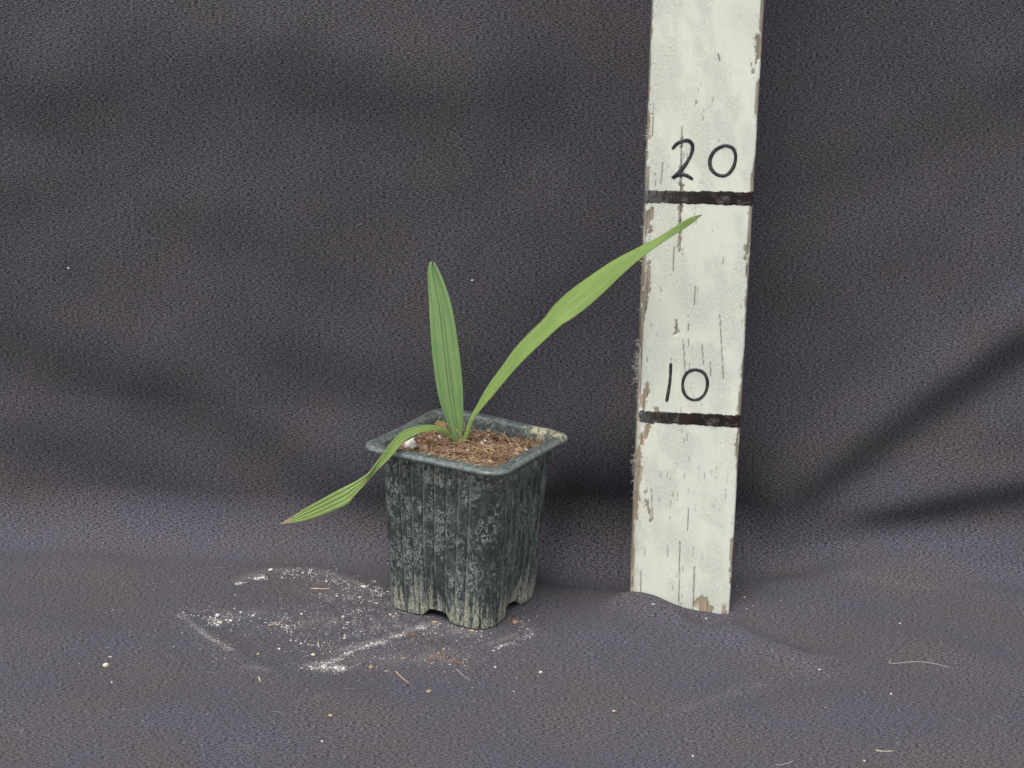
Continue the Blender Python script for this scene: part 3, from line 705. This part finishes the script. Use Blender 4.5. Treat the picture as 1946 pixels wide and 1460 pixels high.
# coir fibres
cv = []; tn = []
for i in range(3000):
    x, y = rng.uniform(-2.75, 2.75, 2)
    if fbm(x * 1.6, y * 1.6, 141, 2) < rng.uniform(.25, .75): continue
    a = rng.uniform(0, 2 * math.pi); L = rng.uniform(.25, .9); z0 = float(soil_h(x, y)); cu = rng.normal(0, 1.4); el = abs(rng.normal(0, .35))
    pts = []; n = 6
    for s in range(n):
        t = s / (n - 1); aa = a + cu * t
        xx = x + math.cos(aa) * L * t; yy = y + math.sin(aa) * L * t
        xx, yy = np.clip(xx, -2.8, 2.8), np.clip(yy, -2.8, 2.8)
        pts.append((xx, yy, max(float(soil_h(xx, yy)) + .015, z0 + el * math.sin(t * 2.6) * L * .9)))
    r = rng.uniform(.010, .03); cv.append((pts, r, r * .5)); tn.append(np.clip(rng.normal(.62, .22), 0, 1))
V, F, ids = tubes(cv, 3)
link('coir_fibres', mesh('coir_fibres', V, F, mat_attr_mix('coir', [(.05, .03, .02), (.20, .12, .075), (.36, .23, .14), (.54, .40, .26)]), attrs={'tone': np.array(tn)[ids]}), soil, kind='stuff')
# crumbs of bark and peat
n = 1500; q = rng.uniform(-2.75, 2.75, (n, 2)); hz = soil_h(q[:, 0], q[:, 1])
sz = np.clip(rng.lognormal(-1.95, .5, n), .06, .5)
V, F = grains(np.c_[q, hz + sz * .12], sz, .7, rng.uniform(.8, 2.0, n))
link('soil_crumbs', mesh('soil_crumbs', V, F, MSOIL, smooth=False, attrs={'tone': np.repeat(np.clip(rng.normal(.5, .25, n), 0, 1), 6)}), soil, kind='stuff')
n = 90; q = rng.uniform(-2.5, 2.5, (n, 2)); VV = []; FF = []; TT = []; off = 0
for i in range(n):
    w = float(np.clip(rng.lognormal(-1.15, .35), .2, .6)); V, F = lump((w, w * rng.uniform(.6, .9), w * rng.uniform(.4, .7)), 300 + i, .7)
    a = rng.uniform(0, 6.28); V[:, :2] = V[:, :2] @ np.array([[math.cos(a), -math.sin(a)], [math.sin(a), math.cos(a)]])
    VV.append(V + (q[i, 0], q[i, 1], float(soil_h(*q[i])) - w * .12)); FF += [[x + off for x in f] for f in F]; off += len(V); TT.append(np.full(len(V), np.clip(rng.normal(.42, .2), .05, .9)))
link('peat_clods', mesh('peat_clods', np.vstack(VV), FF, MSOIL, smooth=False, attrs={'tone': np.concatenate(TT)}), soil, kind='stuff')
n = 150; q = rng.uniform(-2.7, 2.7, (n, 2)); hz = soil_h(q[:, 0], q[:, 1]); sz = np.clip(rng.lognormal(-2.1, .5, n), .05, .26)
V, F = grains(np.c_[q, hz + sz * .3], sz, .8)
MWHITE = mat_plain('white_perlite', (.56, .55, .51), (.74, .73, .69), 900)
MCREAM = mat_plain('cream_grit', (.55, .52, .40), (.72, .68, .54), 900)
MPINK = mat_plain('stained_perlite', (.42, .30, .23), (.66, .54, .44), 500)
MBARK = mat_plain('bark_brown', (.10, .055, .035), (.26, .15, .09), 700)
MBARK2 = mat_plain('pale_bark', (.34, .24, .15), (.52, .40, .26), 700)
link('perlite_grains', mesh('perlite_grains', V, F, MWHITE, smooth=False), soil, kind='stuff')

def to_soil(px, py):
    d = ray(px, py); lo, hi = 40.0, 90.0
    for _ in range(40):
        mi = (lo + hi) / 2; p = CAM + d * mi
        x = p[0] * math.cos(PHI) + p[1] * math.sin(PHI); y = -p[0] * math.sin(PHI) + p[1] * math.cos(PHI)
        if p[2] < SZ + float(soil_h(x, y)): hi = mi
        else: lo = mi
    return CAM + d * hi
def lumpy(name, loc, size, mat, seed, rz, label, cat, group=None, sink=.15, tilt=(0, 0), rough=.3):
    V, F = lump(size, seed, rough)
    V[:, 2] -= sink * size[2]
    o = link(name, mesh(name, V, F, mat, smooth=False), loc=loc, label=label, category=cat)
    o.rotation_euler = (tilt[0], tilt[1], rz)
    if group: o['group'] = group
    return o
lumpy('perlite_chunk', to_soil(783, 858) + (0, 0, .1), (.70, .46, .56), MWHITE, 3, .5, 'largest white perlite chunk in the soil beside the drooping leaf', 'perlite', sink=.05, tilt=(.3, -.2))
lumpy('perlite_chunk', to_soil(805, 860) + (0, 0, .08), (.46, .3, .34), MPINK, 8, .2, 'pinkish stained perlite chunk next to the largest white chunk', 'perlite', sink=.05)
lumpy('perlite_chunk', to_soil(942, 829), (.24, .18, .22), MWHITE, 9, 1.2, 'white perlite chunk on the soil behind the curved straw fibre', 'perlite', sink=.05, tilt=(.4, .2))
lumpy('perlite_chunk', to_soil(907, 832), (.36, .24, .2), MPINK, 12, .3, 'dull perlite chunk at the foot of the long leaf', 'perlite', sink=.12)
lumpy('perlite_chunk', to_soil(889, 859), (.26, .2, .16), MWHITE, 13, 1.8, 'white perlite chunk in front of the seedling base', 'perlite', sink=.05)
lumpy('perlite_chunk', to_soil(859, 875), (.28, .22, .16), MPINK, 16, 1.1, 'pale perlite chunk half sunk near the front rim', 'perlite', sink=.12)
lumpy('soil_clod', to_soil(926, 817), (.95, .6, .55), MBARK, 21, .4, 'large brown peat clod on the soil behind the long leaf', 'clod', sink=.2)
lumpy('soil_clod', to_soil(1018, 838), (.55, .4, .32), mat_plain('reddish_peat', (.20, .10, .07), (.34, .19, .13), 500), 23, .2, 'reddish peat clod by the crusted rim corner', 'clod', sink=.12)
lumpy('moss_tuft', at(842, 812, 3.3) - (0, 0, .2), (1.1, .7, .75), mat_plain('dry_moss', (.20, .15, .06), (.40, .31, .15), 900), 27, .2, 'dry yellowish moss tuft in the back corner of the pot', 'moss', sink=.2, rough=.6)
lumpy('bark_chip', to_soil(938, 862), (.5, .18, .3), mat_plain('olive_bark', (.10, .07, .03), (.24, .18, .09), 800), 29, 1.7, 'curled olive brown bark chip standing in the soil', 'bark', sink=.05, tilt=(.5, .3))
p = [to_soil(945, 836) + (0, 0, .08), to_soil(955, 838) + (0, 0, .4), to_soil(968, 852) + (0, 0, .35), to_soil(977, 866) + (0, 0, .05)]
V, F, _ = tubes([(smooth_curve(p, 14), .022, .014)], 5)
link('straw_fibre', mesh('straw_fibre', V - p[0], F, mat_plain('straw', (.48, .32, .18), (.62, .45, .28))), loc=p[0], label='long curved straw coloured fibre arching over the soil', category='fibre')

# ------------------------------------------------------------------ the palm seedling
BASE = to_soil(876, 846)
plant = empty('palm_seedling', BASE, label='young palm seedling with three pleated strap leaves in the square pot', category='plant')
def leaf(name, A, B, depth, tilt, mat, pleats, amp, cup, label, n=90, mcr=37, notch=False, lines=None):
    """A and B: picture outlines of the two edges from base to tip; depth(t) the distance plane, tilt(t) how far edge A lies behind edge B"""
    a = smooth_curve(A, n, 2); b = smooth_curve(B, n, 2); s = np.linspace(0, 1, n)
    PA = np.array([at(x, y, depth(t) + tilt(t) / 2) for (x, y), t in zip(a, s)]); PBt = np.array([at(x, y, depth(t) - tilt(t) / 2) for (x, y), t in zip(b, s)])
    mid = (PA + PBt) / 2; tg = np.gradient(mid, axis=0); tg /= np.linalg.norm(tg, axis=1)[:, None]
    ac = PBt - PA; wd = np.linalg.norm(ac, axis=1); nr_ = np.cross(ac, tg); nr_ /= np.linalg.norm(nr_, axis=1)[:, None] + 1e-9
    if (nr_[n // 2] @ FWD) > 0: nr_ = -nr_
    V = []; uv = []; fo = []
    for j in range(mcr):
        u = j / (mcr - 1)
        tri = abs(((u * pleats) % 1.0) - .5) * 2          # 1 at pleat valleys, 0 at ridges
        off = (amp * (0.5 - tri) * np.minimum(1, wd / .5) - cup * wd * (1 - (2 * u - 1) ** 2))
        P = PA + ac * u + nr_ * off[:, None]
        if notch:                                           # two short points with a slit between
            sl = np.clip(1 - abs(u - .55) / .12, 0, 1) * sstep(.955, 1.0, s); P = P - tg * (sl * .42)[:, None]
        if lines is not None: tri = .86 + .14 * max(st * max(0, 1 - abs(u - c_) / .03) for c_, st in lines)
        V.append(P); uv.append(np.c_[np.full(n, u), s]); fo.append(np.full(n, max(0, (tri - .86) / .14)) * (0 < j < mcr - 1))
    V = np.stack(V, 1).reshape(-1, 3)
    me = mesh(name, V - BASE, grid_faces(n, mcr), mat, uv=np.stack(uv, 1).reshape(-1, 2), attrs={'fold': np.stack(fo, 1).ravel()})
    o = link(name, me, plant, label=label)
    md = o.modifiers.new('thickness', 'SOLIDIFY'); md.thickness = .00022; md.offset = 0
    return o
c2 = lambda L: [(500 + x / 2.607, 460 + y / 2.607) for x, y in L]
c3 = lambda L: [(840 + x / 3.042, 380 + y / 3.042) for x, y in L]
YB = BASE[1]
leafA_l = c2([(958, 1010), (940, 965), (905, 880), (870, 780), (848, 650), (832, 500), (822, 320), (815, 200), (812, 140), (824, 98)])
leafA_r = c2([(985, 1010), (990, 930), (993, 850), (990, 720), (980, 620), (968, 520), (950, 400), (930, 300), (900, 210), (870, 140), (848, 101)])
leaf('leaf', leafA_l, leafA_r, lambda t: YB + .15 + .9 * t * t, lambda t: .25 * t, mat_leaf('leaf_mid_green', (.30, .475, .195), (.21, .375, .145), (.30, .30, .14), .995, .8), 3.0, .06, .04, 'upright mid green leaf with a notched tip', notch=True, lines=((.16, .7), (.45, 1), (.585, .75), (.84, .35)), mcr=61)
leafB_u = c3([(112, 1415), (130, 1350), (157, 1270), (190, 1208), (225, 1138), (270, 1060), (340, 968), (410, 865), (500, 768), (590, 684), (608, 655), (640, 613), (720, 535), (850, 440), (1000, 340), (1150, 265), (1250, 215), (1370, 140), (1440, 97), (1505, 85)])
leafB_d = c3([(128, 1415), (140, 1390), (162, 1330), (180, 1270), (203, 1235), (240, 1192), (310, 1110), (400, 1000), (500, 895), (620, 785), (690, 720), (720, 704), (750, 686), (850, 612), (950, 520), (1050, 420), (1160, 325), (1250, 260), (1370, 185), (1440, 140), (1505, 86)])
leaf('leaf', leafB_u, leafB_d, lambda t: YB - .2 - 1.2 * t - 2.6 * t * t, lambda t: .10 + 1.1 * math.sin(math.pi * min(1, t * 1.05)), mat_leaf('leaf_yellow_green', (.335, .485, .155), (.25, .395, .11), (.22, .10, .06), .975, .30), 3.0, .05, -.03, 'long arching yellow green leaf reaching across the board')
leafC_u = c2([(968, 1008), (950, 975), (920, 935), (880, 912), (830, 902), (760, 908), (700, 930), (650, 970), (610, 1030), (570, 1080), (540, 1125), (525, 1145), (470, 1180), (420, 1205), (350, 1240), (270, 1285), (190, 1330), (140, 1365), (80, 1398)])
leafC_d = c2([(955, 1012), (935, 988), (905, 952), (860, 931), (800, 938), (740, 960), (700, 985), (660, 1030), (620, 1080), (585, 1115), (550, 1150), (510, 1200), (470, 1240), (440, 1275), (420, 1300), (350, 1330), (280, 1360), (200, 1385), (140, 1392), (80, 1399)])
_pc = np.polyfit([0, .12, .27, .36, .42, .5, .75, 1], [YB - .1, YB - 1.0, -1.5, -3.0, -3.75, -4.3, -5.0, -5.4], 5)
def yC(t): return float(np.polyval(_pc, t))
def tC(t): return 1.0 * math.sin(math.pi * min(1, t * 1.9)) if t < .5 else .35 * math.sin(math.pi * (t - .5) * 2)
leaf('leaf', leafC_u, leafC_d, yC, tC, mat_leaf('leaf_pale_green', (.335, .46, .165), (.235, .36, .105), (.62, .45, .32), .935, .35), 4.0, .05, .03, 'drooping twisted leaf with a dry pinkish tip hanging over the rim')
# sheath where the leaves leave the soil
cv = []
for a, r in ((.3, .05), (2.2, .05), (4.2, .06)):
    cv.append(([(math.cos(a) * .10, math.sin(a) * .10, -.35), (math.cos(a) * .08, math.sin(a) * .08, 0), (math.cos(a) * .05, math.sin(a) * .05, .35)], .10, .05))
V, F, _ = tubes([(smooth_curve(c[0], 7), c[1], c[2]) for c in cv], 8)
link('sheath', mesh('sheath', V, F, mat_plain('pale_sheath', (.20, .22, .08), (.36, .27, .16), 700)), plant)

# ------------------------------------------------------------------ powder, crumbs and lint spilled on the cloth
def rnd_line(pts, n, spread):
    q = resample(np.array(pts, float), 200); i = rng.integers(0, 200, n)
    return q[i] + rng.normal(0, 1, (n, 2)) * np.array(spread)
def spill(specs, patchy=True):
    P = []; Z = []
    for pts, n, spread, s0, sg in specs:
        for x, y in rnd_line(pts, n, spread):
            if patchy and vnoise(x / 17., y / 8., 77) < rng.uniform(.08, .72): continue
            h, nn = on_cloth(x, y)
            if abs(h[0]) > 40: continue
            # nothing inside the pot's footprint
            qx = h[0] * math.cos(PHI) + h[1] * math.sin(PHI); qy = -h[0] * math.sin(PHI) + h[1] * math.cos(PHI)
            if max(abs(qx), abs(qy)) < 2.45 and h[2] < 1: continue
            P.append(h + nn * (-.004 if nn[2] < 0 else .004)); Z.append(float(np.clip(rng.lognormal(math.log(s0), sg), .012, .16)))
    return np.array(P), np.array(Z)
WHITE = [([(452, 1109), (480, 1101), (512, 1094)], 380, (4, 2.2), .045, .5), ([(520, 1090), (600, 1088)], 260, (16, 4.5), .04, .5), ([(590, 1090), (690, 1112)], 300, (18, 6), .035, .5),
         ([(690, 1115), (745, 1150)], 420, (16, 8), .04, .5), ([(640, 1130), (740, 1175)], 700, (40, 16), .03, .5), ([(350, 1170), (520, 1180)], 360, (30, 11), .032, .55),
         ([(400, 1180), (430, 1185)], 120, (8, 5), .05, .5), ([(345, 1172), (395, 1210), (445, 1238)], 260, (5, 2.5), .022, .4), ([(520, 1180), (560, 1195)], 260, (14, 9), .04, .5),
         ([(600, 1200), (760, 1190)], 420, (60, 18), .03, .5), ([(605, 1272), (665, 1240), (740, 1216), (800, 1192)], 900, (5, 2.2), .028, .45), ([(585, 1266), (655, 1272)], 520, (12, 4), .032, .5),
         ([(570, 1230), (640, 1232)], 160, (26, 8), .035, .5), ([(700, 1240), (860, 1260)], 260, (45, 16), .028, .5), ([(800, 1185), (900, 1208)], 330, (30, 8), .032, .5),
         ([(930, 1234), (975, 1222), (1014, 1203)], 220, (6, 2.2), .026, .5), ([(990, 1180), (1015, 1200)], 70, (9, 6), .028, .5), ([(820, 1250), (900, 1262)], 90, (20, 8), .035, .5),
         ([(300, 1230), (1100, 1260)], 220, (160, 60), .026, .5), ([(100, 1250), (1900, 1300)], 170, (300, 110), .024, .5), ([(1450, 1140), (1650, 1170)], 60, (60, 20), .028, .4), ([(1400, 1140), (1430, 1160)], 40, (25, 15), .028, .4),
         ([(380, 1170), (860, 1200)], 2600, (90, 34), .021, .4), ([(620, 1150), (880, 1215)], 1500, (60, 24), .024, .45), ([(608, 1270), (665, 1240), (740, 1214), (828, 1184)], 1500, (4, 1.8), .02, .4), ([(930, 1234), (975, 1222), (1014, 1203)], 300, (4, 1.5), .02, .4),
         ([(345, 1172), (395, 1210), (445, 1238)], 400, (4, 1.6), .018, .4), ([(455, 1108), (512, 1093)], 400, (3, 1.6), .028, .4), ([(100, 500), (1100, 700)], 60, (300, 260), .024, .35), ([(1500, 500), (1900, 800)], 30, (160, 300), .024, .35), ([(980, 1150), (1030, 1180)], 26, (25, 12), .03, .5)]
P, Z = spill(WHITE)
V, F = grains(P, Z, .6)
link('perlite_powder', mesh('perlite_powder', V, F, MWHITE, smooth=False), label='white perlite powder spilled on the cloth around the pot', category='powder', kind='stuff')
BROWN = [([(780, 1190), (900, 1200)], 150, (26, 7), .045, .5), ([(770, 1245), (900, 1262)], 190, (26, 8), .045, .5), ([(820, 1245), (850, 1258)], 90, (12, 5), .06, .5), ([(960, 1165), (985, 1185)], 45, (7, 6), .06, .5),
         ([(650, 1160), (740, 1180)], 90, (40, 14), .04, .5), ([(700, 1270), (780, 1290)], 40, (25, 8), .035, .5), ([(700, 1150), (760, 1175)], 60, (18, 8), .05, .5)]
P, Z = spill(BROWN)
V, F = grains(P, Z, .6, rng.uniform(.8, 1.9, len(P)))
link('soil_litter', mesh('soil_litter', V, F, mat_attr_mix('litter', [(.10, .05, .03), (.26, .15, .09), (.45, .33, .22)]), smooth=False, attrs={'tone': np.repeat(rng.uniform(0, 1, len(P)), 6)}), label='fine brown soil litter spilled in front of the pot', category='litter', kind='stuff')

def crumb(px, py, w, mat, label, cat='crumb', name='perlite_crumb', group=None, asp=.75, ht=.6, rz=0.0):
    h, nn = on_cloth(px, py)
    lumpy(name, h, (w, w * asp, w * ht), mat, int(px * 3 + py), rz, label, cat, group, sink=.10)
crumb(201, 1267, .30, MCREAM, 'large lone cream grit crumb on the bare cloth', rz=.4)
crumb(209, 1250, .17, MPINK, 'small pinkish crumb just behind the lone cream crumb')
crumb(514, 1085, .24, MWHITE, 'squarish white crumb behind the long ridge of powder', rz=.1)
crumb(413, 1173, .27, MWHITE, 'rounded white crumb touching a cream one in the far side of the powder', rz=-.6)
crumb(418, 1185, .22, MCREAM, 'cream crumb touching a rounded white one in the far side of the powder')
crumb(691, 1116, .30, MCREAM, 'flat cream flake where the powder meets the pot', rz=-.2, asp=.5, ht=.35)
crumb(1027, 1279, .17, MWHITE, 'round white crumb alone in front of the powder arc')
crumb(941, 1269, .13, MCREAM, 'small cream crumb beside a thin dark fibre')
crumb(490, 1244, .13, mat_plain('ochre_grit', (.52, .36, .22), (.62, .46, .32)), 'round ochre crumb on dark cloth between powder streaks')
crumb(594, 1246, .22, MCREAM, 'dull cream crumb just behind the bright powder heap', asp=.6)
crumb(655, 1214, .18, MCREAM, 'dull cream crumb behind the straight powder streak', asp=.6, rz=.8)
crumb(815, 1317, .26, MBARK2, 'large tan bark crumb alone on the cloth in front of the pot', cat='bark', name='bark_crumb', rz=.3)
crumb(704, 1270, .26, MBARK2, 'tan bark crumb beside the end of the bright powder heap', cat='bark', name='bark_crumb', rz=1.1, asp=.6)
crumb(1166, 1353, .17, MPINK, 'pinkish crumb alone on bare cloth in front of the board', name='grit_crumb')
crumb(628, 1362, .20, MBARK2, 'tan bark crumb alone on a dark fold of the cloth', cat='bark', name='bark_crumb')
crumb(1242, 1149, .24, MPINK, 'pinkish flake lying against the foot of the board', name='wood_flake', cat='flake', asp=.45, rz=-.2, ht=.3)
crumb(1342, 1177, .26, MPINK, 'pinkish flake under the cut end of the board', name='wood_flake', cat='flake', asp=.4, rz=.8, ht=.3)
crumb(1415, 1136, .2, MPINK, 'orange tinted flake beside the right edge of the board', name='wood_flake', cat='flake', asp=.4, rz=.7, ht=.3)
for px, py in [(573, 1168), (684, 1136), (652, 1173), (530, 1235), (640, 1134), (620, 1106), (653, 1194), (457, 1165), (438, 1181), (480, 1172), (575, 1090), (712, 1106)]:
    crumb(px, py, random.uniform(.11, .17), MWHITE, 'small white perlite crumb lying within the spilled powder', group='white crumbs in the spilled powder', rz=px % 3)
for px, py in [(1710, 1186), (1557, 1273), (1693, 1320), (1316, 1438), (612, 1410), (212, 1298)]:
    crumb(px, py, random.uniform(.11, .15), MWHITE, 'tiny white speck alone on bare floor cloth away from the pot', group='stray white specks on the floor cloth', rz=px % 3)
crumb(897, 534, .14, MWHITE, 'tiny pale speck on the hanging cloth between the upright leaf and the long leaf')
crumb(130, 511, .13, MCREAM, 'tiny pale speck alone on the hanging cloth far from the leaves')
for px, py, w, a, rz in [(782, 1208, .36, .45, -.1), (825, 1183, .3, .4, .3), (897, 1200, .28, .5, -.2), (850, 1222, .22, .5, .5), (843, 1234, .2, .6, 1), (828, 1255, .28, .35, 1.5), (868, 1260, .3, .5, .1), (977, 1184, .24, .6, .4), (966, 1178, .22, .5, -.4), (765, 1252, .24, .5, .3)]:
    crumb(px, py, w, MBARK2 if (px % 2) else MBARK, 'small brown bark flake scattered in front of the pot', cat='bark', name='bark_flake', group='bark flakes in front of the pot', asp=a, ht=.3, rz=rz)
def strand(pix, r, mat, label, name='fibre', lift=.02):
    pts = []
    for x, y in smooth_curve(pix, 16, 2):
        h, nn = on_cloth(x, y); pts.append(h + (nn if nn[2] > 0 else -nn) * lift)
    V, F, _ = tubes([(np.array(pts), r, r * .7)], 5)
    link(name, mesh(name, V - pts[0], F, mat), loc=pts[0], label=label, category='fibre')
MLINT = mat_plain('pale_lint', (.34, .33, .34), (.46, .45, .46)); MSTRAW = mat_plain('straw_bits', (.46, .34, .20), (.60, .47, .31))
strand([(1692, 1254), (1687, 1262), (1700, 1262), (1740, 1257), (1780, 1262), (1803, 1269)], .016, MLINT, 'long pale hair lying curved on the cloth beyond the board', lift=.015)
strand([(752, 1277), (765, 1290), (777, 1299)], .026, MSTRAW, 'straight straw fibre just behind the tan bark crumb')
strand([(868, 1273), (880, 1285), (894, 1294)], .015, MLINT, 'thin grey fibre beside the small cream crumb')
strand([(591, 1119), (610, 1120), (626, 1120)], .03, MSTRAW, 'pale straw splinter behind the powder')
strand([(510, 1191), (518, 1188), (527, 1184)], .035, MSTRAW, 'short thick straw splinter in the powder')
strand([(492, 1288), (494, 1294), (495, 1298)], .035, MPINK, 'stubby pinkish splinter in front of the powder')
strand([(1475, 1455), (1490, 1454), (1507, 1447)], .016, MLINT, 'short pale hair on the cloth beyond a grey flake')
strand([(1664, 1427), (1680, 1430), (1697, 1428)], .05, mat_plain('grey_leaf_bit', (.22, .22, .18), (.32, .31, .26)), 'flat grey green leaf scrap on the cloth')
# a little loose lint all over the sheet
cv = []
for i in range(170):
    x = rng.uniform(-40, 1980); y = rng.uniform(1060, 1470) if rng.random() < .72 else rng.uniform(0, 1060)
    h, nn = on_cloth(x, y)
    nn = nn if nn @ FWD < 0 else -nn
    a = rng.uniform(0, 6.28); t1 = np.cross(nn, [.3, .5, .8]); t1 /= np.linalg.norm(t1); t2 = np.cross(nn, t1)
    L = rng.uniform(.12, .42); c = rng.normal(0, 1.6); pts = [h + nn * .012]
    for s in range(4):
        a += c / 4; pts.append(pts[-1] + (t1 * math.cos(a) + t2 * math.sin(a)) * L / 4)
    cv.append((np.array(pts), .0055, .004))
V, F, _ = tubes(cv, 3)
link('lint', mesh('lint', V, F, MLINT), label='fine pale lint clinging to the dark cloth', category='lint', kind='stuff')
